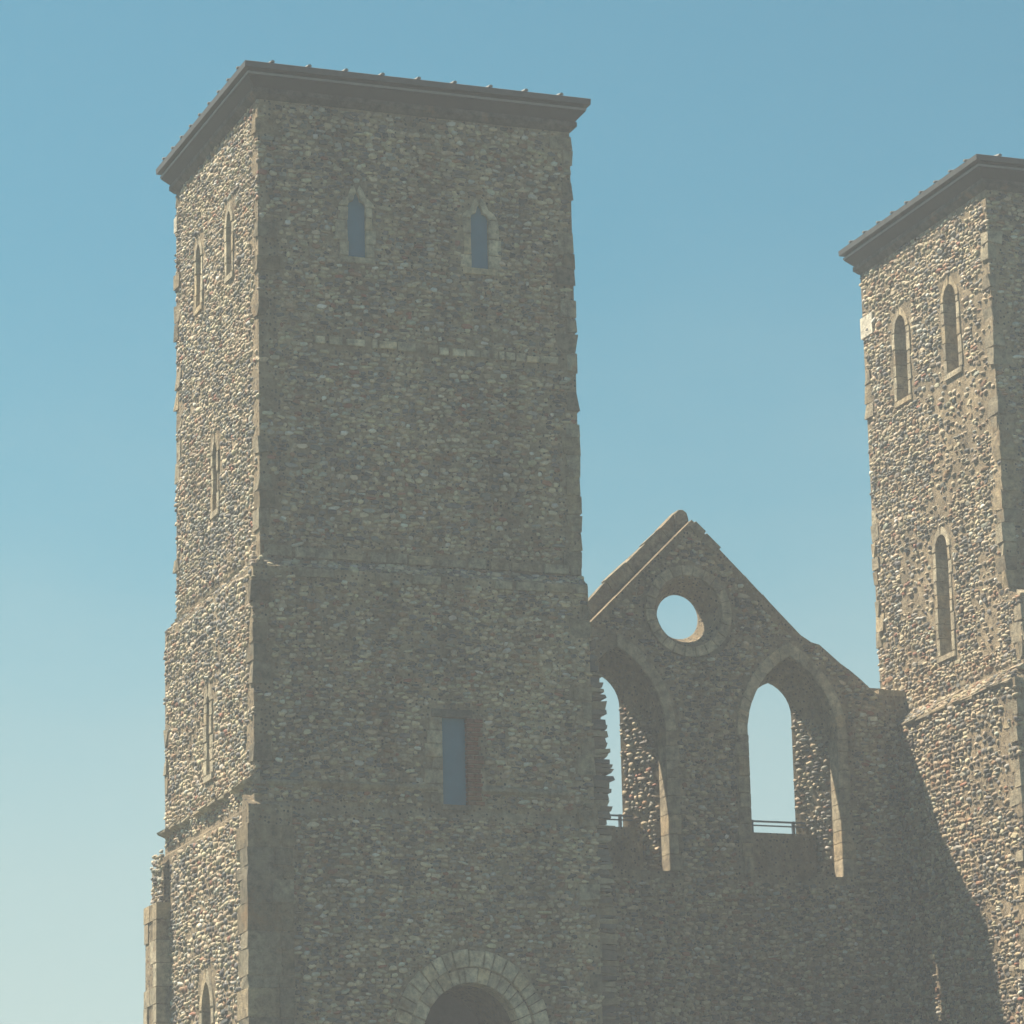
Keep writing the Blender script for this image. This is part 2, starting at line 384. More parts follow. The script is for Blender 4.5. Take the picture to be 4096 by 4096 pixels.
GZ = 3.0        # ground at the church, on its low mound
TW, TD = 5.04, 4.53
class Stage:
    def __init__(s, x0, x1, y0, y1, z0, z1): s.x0, s.x1, s.y0, s.y1, s.z0, s.z1 = x0, x1, y0, y1, z0, z1
    def front(s): return Plane((0, s.y0, 0), (1, 0, 0), (0, -1, 0))
    def left(s): return Plane((s.x0, 0, 0), (0, 1, 0), (-1, 0, 0))
def shell(root, stages, fh, lh):
    """the mortared core: stage walls with their openings and the weathered slopes between stages"""
    acc = Acc()
    for k, s in enumerate(stages):
        H = fh.get(k, []); panel(acc, s.front(), [(s.x0, s.z0), (s.x1, s.z0), (s.x1, s.z1), (s.x0, s.z1)], [h for h, d in H], [d for h, d in H])
        H = lh.get(k, []); panel(acc, s.left(), [(s.y0, s.z0), (s.y1, s.z0), (s.y1, s.z1), (s.y0, s.z1)], [h for h, d in H], [d for h, d in H])
        acc.add([(s.x1, s.y0, s.z0), (s.x1, s.y1, s.z0), (s.x1, s.y1, s.z1), (s.x1, s.y0, s.z1)], [(0, 1, 2, 3)])
        acc.add([(s.x0, s.y1, s.z0), (s.x0, s.y1, s.z1), (s.x1, s.y1, s.z1), (s.x1, s.y1, s.z0)], [(0, 1, 2, 3)])
        if k:                                   # slope from the stage above (k-1) down to this one
            t = stages[k - 1]
            a = [(t.x0, t.y0, t.z0), (t.x1, t.y0, t.z0), (t.x1, t.y1, t.z0), (t.x0, t.y1, t.z0)]
            b = [(s.x0, s.y0, s.z1), (s.x1, s.y0, s.z1), (s.x1, s.y1, s.z1), (s.x0, s.y1, s.z1)]
            acc.add(a + b, [(i, (i + 1) % 4, 4 + (i + 1) % 4, 4 + i)[::-1] for i in range(4)])
    s = stages[0]
    acc.add([(s.x0, s.y0, s.z1), (s.x1, s.y0, s.z1), (s.x1, s.y1, s.z1), (s.x0, s.y1, s.z1)], [(0, 1, 2, 3)])
    return obj('wall', acc.V, acc.F, MORTAR, root)
def ring(x0, x1, y0, y1, prof):
    """sweep a profile (outset, z) round a rectangle"""
    V = []; F = []; n = len(prof)
    for o, z in prof: V += [(x0 - o, y0 - o, z), (x1 + o, y0 - o, z), (x1 + o, y1 + o, z), (x0 - o, y1 + o, z)]
    for k in range(n - 1):
        for i in range(4): F.append((4 * k + i, 4 * k + (i + 1) % 4, 4 * k + 4 + (i + 1) % 4, 4 * k + 4 + i))
    return V, F
def tower_top(root, s, zt):
    """stone cornice, boarded eaves and the lead roof; zt is the top of the roof edge"""
    x0, x1, y0, y1 = s.x0, s.x1, s.y0, s.y1
    V, F = ring(x0, x1, y0, y1, [(0.0, zt - 0.50), (0.03, zt - 0.485), (0.08, zt - 0.43), (0.095, zt - 0.42), (0.095, zt - 0.345), (0.0, zt - 0.332)])
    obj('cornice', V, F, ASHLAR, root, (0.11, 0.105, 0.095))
    V, F = ring(x0, x1, y0, y1, [(-0.02, zt - 0.36), (0.075, zt - 0.335), (0.20, zt - 0.20), (0.20, zt - 0.165), (0.185, zt - 0.163)])
    ev = obj('eaves', V, F, TIMBER, root)
    V, F = ring(x0, x1, y0, y1, [(0.18, zt - 0.185), (0.212, zt - 0.183), (0.214, zt - 0.150), (0.19, zt - 0.146)])
    obj('gutter_edge', V, F, PALE_LEAD, ev)
    V, F = ring(x0, x1, y0, y1, [(0.15, zt - 0.15), (0.18, zt - 0.148), (0.18, zt - 0.098), (0.15, zt - 0.096)])
    obj('fascia_board', V, F, TIMBER, ev)
    V, F = ring(x0, x1, y0, y1, [(0.10, zt - 0.104), (0.265, zt - 0.100), (0.27, zt - 0.01), (0.255, zt)])
    cx, cy = (x0 + x1) / 2, (y0 + y1) / 2; V = V + [(cx, cy, zt + 0.55)]; t = len(V) - 1; m = t - 4
    F = F + [(m, m + 1, t), (m + 1, m + 2, t), (m + 2, m + 3, t), (m + 3, m, t)]
    roof = obj('roof', V, F, LEAD, root)
    def roll(a, b):
        a = np.array(a); b = np.array(b); d = b - a; d = d / np.linalg.norm(d); sd_ = np.cross(d, (0, 0, 1)); sd_ /= np.linalg.norm(sd_)
        V = []
        for e in (a, b):
            for q in range(6):
                g = math.pi * q / 5; V.append(e + sd_ * 0.033 * math.cos(g) + np.array((0, 0, 1)) * 0.034 * math.sin(g))
        F = [(q, q + 1, 7 + q, 6 + q) for q in range(5)] + [(0, 1, 2, 3, 4, 5), (11, 10, 9, 8, 7, 6)]
        obj('lead_roll', V, F, PALE_LEAD, roof)
    for k in range(9):
        x = x0 - 0.1 + (x1 - x0 + 0.2) * (k + 0.45) / 9
        rise = 0.5 - abs(x - cx) / (x1 - x0 + 0.5)
        roll((x, y0 - 0.282, zt + 0.004), (x, y0 - 0.245 + max(0.2, rise * 4.6), zt + max(0.2, rise * 4.6) * 0.2 + 0.006))
        y = y0 - 0.1 + (y1 - y0 + 0.2) * (k + 0.45) / 9
        rise = 0.5 - abs(y - cy) / (y1 - y0 + 0.5)
        roll((x0 - 0.282, y, zt + 0.004), (x0 - 0.245 + max(0.2, rise * 4.6), y, zt + max(0.2, rise * 4.6) * 0.2 + 0.006))

# ------------------------------------------------------------------ ground
def ground():
    R = np.concatenate([[0], np.linspace(4, 60, 40), np.geomspace(66, 2500, 26)]); K = 96; V = []; F = []
    for i, r in enumerate(R):
        t = min(1, max(0, (r - 17) / 18.0)); h = GZ * (1 - t * t * (3 - 2 * t))
        for k in range(K):
            a = 2 * math.pi * k / K; x, y = 8.7 + r * math.cos(a), 2 + r * math.sin(a)
            V.append((x, y, h + (0.05 * math.sin(x * 0.7) * math.sin(y * 0.6 + 1) if r > 14 else 0)))
    for i in range(len(R) - 1):
        for k in range(K):
            if i == 0: F.append((0, K + k, K + (k + 1) % K))
            else: F.append((i * K + k, (i + 1) * K + k, (i + 1) * K + (k + 1) % K, i * K + (k + 1) % K))
    tag(obj('ground', V, F, GRASS, None, smooth=True), kind='structure')
ground()

# ------------------------------------------------------------------ left tower
LT = empty('church_tower', (2.5, 2.3, GZ))
tag(LT, 'big flint church tower at the left with blue boarded window slits and dark eaves', 'tower', 'twin church towers')
ZT = 22.165
A = Stage(0, TW, 0, TD, 14.58, ZT - 0.30)
B = Stage(-0.17, TW + 0.01, -0.21, TD + 0.05, 10.90, 14.40)
Cc = Stage(-0.27, TW + 0.03, -0.25, TD + 0.12, GZ - 0.6, 10.82)
fA, fB, fC = A.front(), B.front(), Cc.front(); lA, lB, lC = A.left(), B.left(), Cc.left()
fh = {0: [], 1: [], 2: []}; lh = {0: [], 1: [], 2: []}
for cu in (1.55, 3.52):
    fh[0].append((window(LT, fA, cu, 0.285, 19.31, 20.10, 20.36, 'cusped', (0.10, 0.22), BLUE, 0.05, 0.10, (0.16, 0.34), tintk=1.2), 0.25))
for cu in (3.19, 1.48):
    lh[0].append((window(LT, lA, cu, 0.25, 19.36, 20.15, 20.38, 'pointed', (0.06, 0.14), BLOCK, 0.4, 0.25, tintk=1.05), 0.5))
lh[0].append((window(LT, lA, 2.29, 0.21, 15.84, 16.74, 16.92, 'pointed', (0.07, 0.13), BLOCK, 0.4, 0.25, tintk=1.05), 0.5))
lh[1].append((window(LT, lB, 2.12, 0.14, 11.72, 12.82, 12.92, 'pointed', (0.13, 0.2), BLOCK, 0.3, 0.2, (0.18, 0.3), tintk=1.05), 0.4))
lh[2].append((window(LT, lC, 1.9, 0.48, 6.9, 8.2, 8.62, 'pointed', (0.10, 0.2), VOID, 0.7, 0.3, tintk=1.1), 0.8))
# the square opening with its brick right jamb
ro = [(2.68, 10.98), (3.06, 10.98)]
u0_, u1_, v0_, v1_ = 2.685, 3.065, 11.32 + 0.005, 12.28
V, F = prism(fB, [(2.62, 10.95), (3.12, 10.95), (3.12, 12.33), (2.62, 12.33)], -0.16, -0.07)
sq = obj('window', V, F, BLUE, LT); sq['label'] = 'square headed blue board with a brick right jamb'
fh[1].append(([(2.665, 10.975), (3.085, 10.975), (3.085, 12.30), (2.665, 12.30)], 0.3))
v = 10.99
while v < 12.25:
    h = min(random.uniform(0.13, 0.22), 12.28 - v); block(sq, 'jamb_stone', fB, 2.685 - random.uniform(0.16, 0.3), 2.685, v + 0.005, v + h - 0.005, 0.03, 0.14, lime(0.95)); v += h
v = 10.99; i = 0
while v < 12.26:
    for (a, b) in ([(3.065, 3.285)] if i % 2 else [(3.065, 3.17), (3.18, 3.28)]):
        c = np.array(random.choice([(0.20, 0.075, 0.045), (0.24, 0.10, 0.06), (0.17, 0.08, 0.055)])) * random.uniform(0.8, 1.15)
        if b > 3.25: b += random.uniform(-0.05, 0.05)
        block(sq, 'brick', fB, a, b, v + 0.008, v + 0.058, 0.028, 0.14, c, jit=0.003)
    v += 0.068; i += 1
block(sq, 'lintel', fB, 2.53, 3.16, 12.285, 12.40, 0.034, 0.15, (0.12, 0.125, 0.11))
block(sq, 'sill', fB, 2.66, 3.10, 10.91, 10.985, 0.04, 0.1, lime(0.6))
# the door arch in two orders
ac, az0, ar = 3.06, 7.58, 0.76
arch_hole = [(ac - ar - 0.02, GZ - 0.2), (ac + ar + 0.02, GZ - 0.2)] + [(ac + (ar + 0.02) * math.cos(t), az0 + (ar + 0.06) * 1.08 * math.sin(t)) for t in np.linspace(0, math.pi, 15)]
fh[2].append((arch_hole, 1.6))
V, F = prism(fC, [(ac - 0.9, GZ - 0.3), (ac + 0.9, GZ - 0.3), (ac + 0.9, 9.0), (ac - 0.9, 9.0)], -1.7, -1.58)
door = obj('doorway', V, F, VOID, LT); door['label'] = 'dark round arched doorway with two rings of stones'  # dark sheet closing the recess in place of the shaded tower interior
for (ra, rb, n, d) in ((ar, ar + 0.20, 17, 0.0), (ar + 0.215, ar + 0.43, 19, 0.035)):
    cuts = np.cumsum(np.concatenate([[0], np.random.default_rng(n).uniform(0.6, 1.5, n)])); cuts = cuts / cuts[-1] * math.pi
    for q in range(n):
        t0, t1 = cuts[q] + 0.008, cuts[q + 1] - 0.008; e = random.uniform(-0.02, 0.02)
        poly = [(ac + rr_ * math.cos(t), az0 + rr_ * 1.08 * math.sin(t)) for rr_, t in ((ra, t0), (rb + e, t0), (rb + e, t1), (ra, t1))]
        V, F = prism(fC, poly, -0.3, d + random.uniform(0.012, 0.03), 0.004); obj('arch_stone', V, F, ASHLAR, door, lime(1.35))
for s in (-1, 1):
    v = GZ
    while v < az0 - 0.01:
        h = min(random.uniform(0.22, 0.36), az0 - v)
        if az0 - v - h < 0.1: h = az0 - v
        a, b = sorted((ac + s * ar, ac + s * (ar + random.uniform(0.22, 0.45)))); block(door, 'jamb_stone', fC, a, b, v + 0.006, v + h - 0.006, 0.03, 0.3, lime(0.9)); v += h
shell(LT, [A, B, Cc], fh, lh)
# flush bands and string courses on the front
x = 0.86
band1 = []
while x < 4.55:
    wd = random.choice([0.09, 0.16, 0.17, 0.22, 0.12, 0.3]); z = 17.9 - 0.006 * (x - 0.86)
    if random.random() < 0.86: block(LT, 'band_stone', fA, x + 0.01, x + wd - 0.01, z + random.uniform(-0.01, 0.01), z + 0.115 + random.uniform(-0.015, 0.015), random.uniform(0.04, 0.055), 0.05, lime(1.35)); band1.append((x, x + wd, z - 0.02, z + 0.13))
    x += wd + random.choice([0.0, 0.005, 0.01, 0.05])
x = 0.05
while x < 4.9:
    wd = random.uniform(0.22, 0.6)
    if random.random() < 0.8: block(LT, 'band_stone', fA, x + 0.01, min(x + wd, 5.0), 14.60, 14.60 + random.uniform(0.10, 0.17), 0.045, 0.05, lime(0.8)); band1.append((x, x + wd, 14.55, 14.76))
    if random.random() < 0.5: block(LT, 'band_stone', fB, x, min(x + wd * 0.9, 5.0), 14.26, 14.38, 0.05, 0.05, lime(0.8))
    x += wd + random.uniform(0.01, 0.12)
def string(root, x0, x1, y0, y1, z, h, out, segs=((0, 1),), face='f', k=0.8, seg=(0.5, 0.9)):
    """projecting string course cut into stones: weathered top, hollow below"""
    a0, a1 = (x0, x1) if face == 'f' else (y0, y1)
    for (s0, s1) in segs:
        u = a0 + (a1 - a0) * s0; e = a0 + (a1 - a0) * s1
        while u < e - 0.08:
            wd = min(random.uniform(*seg), e - u); o_ = out * random.uniform(0.65, 1.15); dz_ = random.uniform(-0.015, 0.015)
            prof = [(-0.08, z + h + dz_ + 0.05), (o_, z + h * 0.45 + dz_), (o_ * 0.95, z + h * 0.2 + dz_), (0.0, z - 0.02 + dz_), (-0.08, z - 0.02 + dz_)]
            V = []
            for uu in (u + 0.005, u + wd - 0.005):
                for (o, zz) in prof:
                    q = np.array((uu, y0 - o, zz) if face == 'f' else (x0 - o, uu, zz)); V.append(q + np.random.default_rng(int(abs(uu * 977 + zz * 131))).normal(0, 0.006, 3))
            n = len(prof); F = [(i, (i + 1) % n, n + (i + 1) % n, n + i) for i in range(n)] + [tuple(range(n)), tuple(range(2 * n - 1, n - 1, -1))]
            obj('string_course', V, F, ASHLAR, root, lime(k)); u += wd
string(LT, B.x0, B.x1, B.y0, B.y1, 11.17, 0.15, 0.075, ((0.03, 0.53), (0.66, 0.92)), 'f', 0.75)
string(LT, B.x0, B.x1, B.y0 - 0.04, B.y1 + 0.02, 11.18, 0.13, 0.13, ((0, 0.2), (0.27, 0.62), (0.7, 1.0)), 'l', 1.1, (0.22, 0.5))
string(LT, A.x0, A.x1, A.y0 - 0.1, A.y1 + 0.03, 14.50, 0.10, 0.10, ((0.0, 0.35), (0.45, 1.0)), 'l', 0.95, (0.25, 0.6))
# corner buttress on the front and the stepped buttress at the back of the left side
def buttress(root, x0, x1, y0, y1, z0, zt, slope_axis, name='buttress', drop=0.5):
    V = boxv(x0, x1, y0, y1, z0, zt)
    if slope_axis == 'y': V[4] = (x0, y0, zt - drop); V[5] = (x1, y0, zt - drop)
    else: V[4] = (x0, y0, zt - drop); V[7] = (x0, y1, zt - drop)
    return obj(name, V, BOXF, MORTAR, root)
bf = buttress(LT, -0.29, 0.36, -0.31, 0.0, GZ - 0.5, 11.05, 'y', drop=0.18)
z = GZ + 0.1; i = 0; bpl = Plane((0, -0.33, 0), (1, 0, 0), (0, -1, 0)); bleft = Plane((-0.29, 0, 0), (0, 1, 0), (-1, 0, 0))
while z < 10.4:
    h = random.uniform(0.17, 0.42); i += 1; t = lime(random.uniform(0.4, 0.7)); cut = random.uniform(-0.02, 0.22)
    V = np.array(boxv(-0.305 - random.uniform(0, .012), cut, -0.325 - random.uniform(0, 0.015), -0.05 + (0.1 if i % 2 else 0.28), z + 0.006, z + h - 0.006)); obj('ashlar_block', V + np.random.default_rng(i).normal(0, 0.008, V.shape), BOXF, ASHLAR, bf, t)
    V = np.array(boxv(cut + 0.012, 0.372, -0.325 - random.uniform(0, 0.015), -0.1, z + 0.006, z + h - 0.006)); obj('ashlar_block', V + np.random.default_rng(i + 900).normal(0, 0.008, V.shape), BOXF, ASHLAR, bf, lime(random.uniform(0.4, 0.7)))
    z += h
br = buttress(LT, -0.47, 0.0, 3.93, 4.62, GZ - 0.5, 10.55, 'x', drop=0.6)
br2 = buttress(LT, -0.36, 0.0, 3.98, 4.64, 9.9, 11.12, 'x', drop=0.5)
z = GZ + 0.1; i = 0
while z < 9.85:
    h = random.uniform(0.24, 0.36); i += 1
    if random.random() < 0.9: obj('ashlar_block', np.array(boxv(-0.485 - random.uniform(0, .012), -0.1, 3.915, 4.12 + (0.15 if i % 2 else 0), z + 0.006, z + h - 0.006)), BOXF, ASHLAR, br, lime(1.0))
    if random.random() < 0.8: obj('ashlar_block', np.array(boxv(-0.485 - random.uniform(0, .012), -0.1, 4.42 - (0.12 if i % 2 else 0), 4.64, z + 0.006, z + h - 0.006)), BOXF, ASHLAR, br, lime(1.0))
    z += h
# corners
quoins(LT, 0, 0, -1, -1, 14.7, ZT - 0.6, 0.4, 0.62); quoins(LT, TW, 0, 1, -1, 14.7, ZT - 0.6, 0.7, 0.78)
quoins(LT, 0, TD, -1, 1, 14.8, ZT - 0.6, 0.5, 0.8)
quoins(LT, B.x0, B.y0, -1, -1, 11.5, 14.3, 0.5, 0.7); quoins(LT, B.x1, B.y0, 1, -1, 11.5, 14.3, 0.6, 0.7)
quoins(LT, B.x0, B.y1, -1, 1, 11.5, 14.3, 0.5, 0.8); quoins(LT, Cc.x1, Cc.y0, 1, -1, GZ, 11.1, 0.5, 0.7)
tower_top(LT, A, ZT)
# broken end of the nave wall that once joined the tower
st = obj('broken_wall_stub', boxv(TW + 0.02, 5.32, 0.1, 0.75, GZ - 0.5, 13.3), BOXF, MORTAR, LT)
z = GZ; zi = 0
while z < 13.55:
    h = random.uniform(0.05, 0.11); zi += 1; y = 0.06
    e = 5.40 + 0.05 * math.sin(z * 2.3) + random.uniform(-0.05, 0.035) + (0.05 if z < 10.8 else 0) - max(0, z - 12.9) * 0.25
    for (xa, xb, ya, yb) in ((TW + random.uniform(0.0, 0.12), e, 0.02 + random.uniform(0, 0.06), 0.4), (TW + 0.1, e - random.uniform(0, 0.1), 0.42, 0.79)):
        V = np.array(boxv(xa, xb, ya, yb, z + 0.004, z + h - 0.004)); V += np.random.default_rng(zi).normal(0, 0.013, V.shape)
        obj('stone', V, BOXF, FLINT, st, PAL[rng.choice([1, 2, 4, 9, 9, 3])] * 0.75)
    z += h
wf = [(a[0], a[1], a[2], a[3]) for a in band1]
for cu in (1.55, 3.52): wf += [(cu - 0.25, cu + 0.25, 19.22, 20.12)]
wpoly = [outline(cu, 0.5, 19.2, 20.1, 20.48, 'pointed') for cu in (1.55, 3.52)]
wl = [box_of(h, 0.11) for h, d in lh[0]]
sheets = [
    (lay(0.02, TW - 0.02, 14.66, ZT - 0.50, poly_block(rect_block(wf + QU_F), wpoly), 101), fA, 1.0),
    (lay(0.0, TD - 0.0, 14.66, ZT - 0.50, rect_block(wl + QU_L), 202), lA, 0.45),
    (lay(B.x0 + 0.02, B.x1, 10.95, 14.28, rect_block([(2.45, 3.30, 10.9, 12.42)] + QU_F), 303), fB, 1.0),
    (lay(B.y0, B.y1, 10.95, 14.38, rect_block([box_of(h, 0.15) for h, d in lh[1]] + QU_L), 404), lB, 0.45),
    (lay(0.39, Cc.x1, GZ, 10.78, poly_block(rect_block([(1.9, 4.22, GZ, 7.6)] + QU_F), [[(ac + 1.2 * math.cos(t), az0 + 1.2 * 1.08 * math.sin(t)) for t in np.linspace(0, math.pi, 14)]]), 505), fC, 0.8),
    (lay(0.1, 3.93, GZ, 10.78, rect_block([box_of(h, 0.13) for h, d in lh[2]]), 606, 0.05, 0.11, 0.07, 0.22), lC, 0.4),
    (lay(B.y0, B.y1, 0.0, 0.24, rect_block([]), 611), Plane((B.x0, 0, 14.40), (0, 1, 0), (-0.727, 0, 0.687), (0.687, 0, 0.727)), 0.4),
    (lay(B.x0, B.x1, 0.0, 0.26, rect_block([]), 612), Plane((0, B.y0, 14.40), (1, 0, 0), (0, -0.65, 0.76), (0, 0.76, 0.65)), 0.5),
    (lay(4.0, 4.6, 10.0, 10.9, rect_block([]), 607), Plane((-0.37, 0, 0), (0, 1, 0), (-1, 0, 0)), 0.3)]
finish_rubble(LT, sheets)

# ------------------------------------------------------------------ right tower
DX, DY, DZ = 12.323, 0.13, -0.147
QU_F.clear(); QU_L.clear()
RTW = empty('church_tower', (DX + 2.5, 2.4, GZ))
tag(RTW, 'flint church tower cut by the right edge with sunlit tall slits beside the gable', 'tower', 'twin church towers')
ZR = ZT + DZ
A2 = Stage(DX, DX + TW, DY, DY + TD + 0.12, 13.62, ZR - 0.30)
B2 = Stage(DX - 0.012, DX + TW + 0.02, DY - 0.40, DY + 0.35, 13.58, 14.68)
C2 = Stage(DX - 0.20, DX + TW + 0.03, DY - 0.42, DY + TD + 0.2, GZ - 0.6, 13.36)
fh = {}; lh = {0: [], 1: []}
l2, lb2, lc2 = A2.left(), B2.left(), C2.left(); f2, fb2, fc2 = A2.front(), B2.front(), C2.front()
lh[0].append((window(RTW, l2, 3.36, 0.42, 18.90, 20.10, 20.36, 'pointed', (0.06, 0.14), BLOCK, 0.5, 0.3, tintk=1.05), 0.6))
lh[0].append((window(RTW, l2, 1.53, 0.42, 18.86, 20.08, 20.34, 'pointed', (0.06, 0.14), BLOCK, 0.5, 0.3, tintk=1.05), 0.6))
fh[0] = [(window(RTW, f2, DX + 1.55, 0.27, 19.2, 19.95, 20.22, 'cusped', (0.10, 0.24), BLUE, 0.13, 0.15), 0.25), (window(RTW, f2, DX + 3.52, 0.27, 19.2, 19.95, 20.22, 'cusped', (0.10, 0.24), BLUE, 0.13, 0.15), 0.25)]
lh[0].append((window(RTW, l2, 2.29, 0.42, 14.28, 16.02, 16.27, 'round', (0.07, 0.15), BLOCK, 0.5, 0.3, (0.2, 0.34), tintk=1.08), 0.6))
shell(RTW, [A2, C2], fh, lh)
V = boxv(B2.x0, B2.x1, B2.y0, B2.y1, B2.z0, B2.z1); V[6] = (B2.x1, B2.y1, 14.98); V[7] = (B2.x0, B2.y1, 14.98)
obj('offset_wall', V, BOXF, MORTAR, RTW)
string(RTW, A2.x0 - 0.0, A2.x1, A2.y0 - 0.34, A2.y1, 14.70, 0.06, 0.05, ((0.0, 1.0),), 'f', 1.0)
string(RTW, B2.x0 - 0.02, B2.x1, B2.y0 + 0.0, B2.y1, 13.50, 0.08, 0.06, ((0.0, 0.12),), 'l', 1.1, (0.3, 0.5))
string(RTW, C2.x0 + 0.02, C2.x1, C2.y0 + 0.1, C2.y1 - 0.2, 13.30, 0.10, 0.08, ((0.0, 0.4), (0.46, 1.0)), 'l', 0.8, (0.25, 0.6))
quoins(RTW, DX, DY, -1, -1, 14.9, ZR - 0.6, 0.6, 0.78); quoins(RTW, DX, DY + TD + 0.12, -1, 1, 14.9, ZR - 0.6, 0.5, 0.85)
quoins(RTW, B2.x0, B2.y0, -1, -1, 13.7, 14.6, 0.9, 0.9); quoins(RTW, C2.x0, C2.y0, -1, -1, GZ, 13.2, 0.6, 0.85, (0.16, 0.28)); quoins(RTW, DX + TW, DY, 1, -1, 14.9, ZR - 0.6, 0.6, 0.8)
obj('quoin', boxv(DX - 0.035, DX + 0.2, DY + TD - 0.30, DY + TD + 0.15, 20.35, 20.72), BOXF, ASHLAR, RTW, (0.72, 0.69, 0.63))
obj('quoin', boxv(-0.035, 0.2, TD - 0.16, TD + 0.03, 21.0, 21.25), BOXF, ASHLAR, LT, (0.72, 0.69, 0.63))
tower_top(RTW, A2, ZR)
w2 = [box_of(h, 0.11) for h, d in lh[0]]
sheets = [
    (lay(DY, DY + TD + 0.1, 13.64, ZR - 0.50, rect_block(w2 + QU_L), 701, 0.042, 0.092, 0.06, 0.19, 1.05, (0.66, 0.45)), l2, 0.6),
    (lay(B2.y0, B2.y1, 13.64, 14.72, rect_block(QU_L), 702, 0.042, 0.092, 0.06, 0.19, 1.05, (0.66, 0.45)), lb2, 0.6),
    (lay(C2.y0, 4.0, GZ, 13.32, rect_block(QU_L), 703, 0.045, 0.10, 0.06, 0.2, 1.1, (0.7, 0.5)), lc2, 0.5),
    (lay(C2.y0 + 0.05, 4.0, 0.0, 0.33, rect_block([]), 711, 0.045, 0.09, 0.06, 0.18, 1.0), Plane((C2.x0, 0, 13.36), (0, 1, 0), (-0.79, 0, 0.61), (0.61, 0, 0.79)), 0.6),
    (lay(DX + 0.02, DX + TW, 14.9, ZR - 0.50, rect_block([box_of(h, 0.2) for h, d in fh[0]] + QU_F), 704), f2, 0.2),
    (lay(B2.x0 + 0.02, B2.x1, 13.66, 14.6, rect_block([]), 705), fb2, 0.2),
    (lay(C2.x0 + 0.02, C2.x1, GZ, 13.32, rect_block(QU_F), 706), fc2, 0.2)]
finish_rubble(RTW, sheets)

# ------------------------------------------------------------------ gable wall between the towers
GW = empty('ruined_gable', (8.68, 4.5, GZ))
tag(GW, 'dark ruined gable wall with a round window and two tall arched openings between the towers', 'gable')
YI, YO, YL = 4.0, 4.80, 3.85
XL, XR = TW + 0.02, DX + 0.05
top = [(XR, 13.95), (11.86, 13.95), (11.7, 14.06), (10.52, 14.86), (8.63, 16.70), (6.78, 14.86), (5.6, 14.06), (XL, 13.95)]
# roughen the slopes
def rough(pts, step, amp):
    out = []
    for a, b in zip(pts[:-1], pts[1:]):
        n = max(1, int(math.dist(a, b) / step))
        for i in range(n): out.append((a[0] + (b[0] - a[0]) * i / n, a[1] + (b[1] - a[1]) * i / n + (random.uniform(-amp, amp) if i else 0)))
    return out + [pts[-1]]
top = rough(top[:4], 0.18, 0.02) + [(9.1, 16.24)] + top[4:]
outer = [(XL, GZ - 0.6), (XR, GZ - 0.6)] + top
CX, CZ = 8.50, 15.14
def circ(r, cx=CX, cz=CZ, n=32): return [(cx + r * math.cos(2 * math.pi * k / n), cz + r * math.sin(2 * math.pi * k / n)) for k in range(n)]
def lanc(cx, w, v0, spring, topz): return outline(cx, w, v0, spring, topz, 'pointed')
lanc_in = [lanc(c, 1.62, 10.82, 13.10, 14.45) for c in (7.16, 10.22)]
lanc_mid = [lanc(c, 0.80, 10.84, 13.62, 14.17) for c in (7.12, 10.20)]
lanc_out = [lanc(c, 0.92, 10.84, 13.62, 14.27) for c in (7.12, 10.20)]
gf = Plane((0, YI, 0), (1, 0, 0), (0, -1, 0)); gl = Plane((0, YL, 0), (1, 0, 0), (0, -1, 0))
acc = Acc()
def loft(acc, a, ya, b, yb):
    n = len(a); acc.add([(p[0], ya, p[1]) for p in a] + [(p[0], yb, p[1]) for p in b], [(i, (i + 1) % n, n + (i + 1) % n, n + i)[::-1] for i in range(n)])
ZJ, YU = 14.56, 4.5
right = [p for p in top if p[0] > 9 and p[1] < ZJ]; left = [p for p in top if p[0] < 8 and p[1] < ZJ]
xr = 10.52 + (14.86 - ZJ) / 0.678; xl = 6.78 - (14.86 - ZJ) / 0.678
lower = [(XL, GZ - 0.6), (XR, GZ - 0.6)] + right + [(xr, ZJ), (xl, ZJ)] + left
upper = [(xl, ZJ), (xr, ZJ)] + [p for p in top if p[1] > ZJ]
def slab(acc, out, ya, yb, ha, hb):
    V2, F2 = fill_with_holes(out, ha); acc.add([(a, ya, b) for a, b in V2], F2)
    V2, F2 = fill_with_holes(out, hb); acc.add([(a, yb, b) for a, b in V2], F2)
    n = len(out); acc.add([(p[0], ya, p[1]) for p in out] + [(p[0], yb, p[1]) for p in out], [(i, (i + 1) % n, n + (i + 1) % n, n + i)[::-1] for i in range(n)])
YM = 4.68; YR = 4.17
slab(acc, lower, YI, YO, lanc_in, lanc_out)
for a, b, c in zip(lanc_in, lanc_mid, lanc_out): loft(acc, a, YI, a, YR); loft(acc, a, YR, b, YM); loft(acc, b, YM, c, YO)
obj('wall', acc.V, acc.F, MORTAR, GW)
acc = Acc(); slab(acc, upper, YI + 0.003, YU, [circ(0.56)], [circ(0.39)])
loft(acc, circ(0.56), YI + 0.003, circ(0.375), 4.42); loft(acc, circ(0.375), 4.42, circ(0.39), YU)
obj('gable_head', acc.V, acc.F, MORTAR, GW)
for c in (7.12, 10.20): obj('apron', boxv(c - 0.62, c + 0.62, 4.40, YO - 0.01, 10.7, 11.60), BOXF, MORTAR, GW)
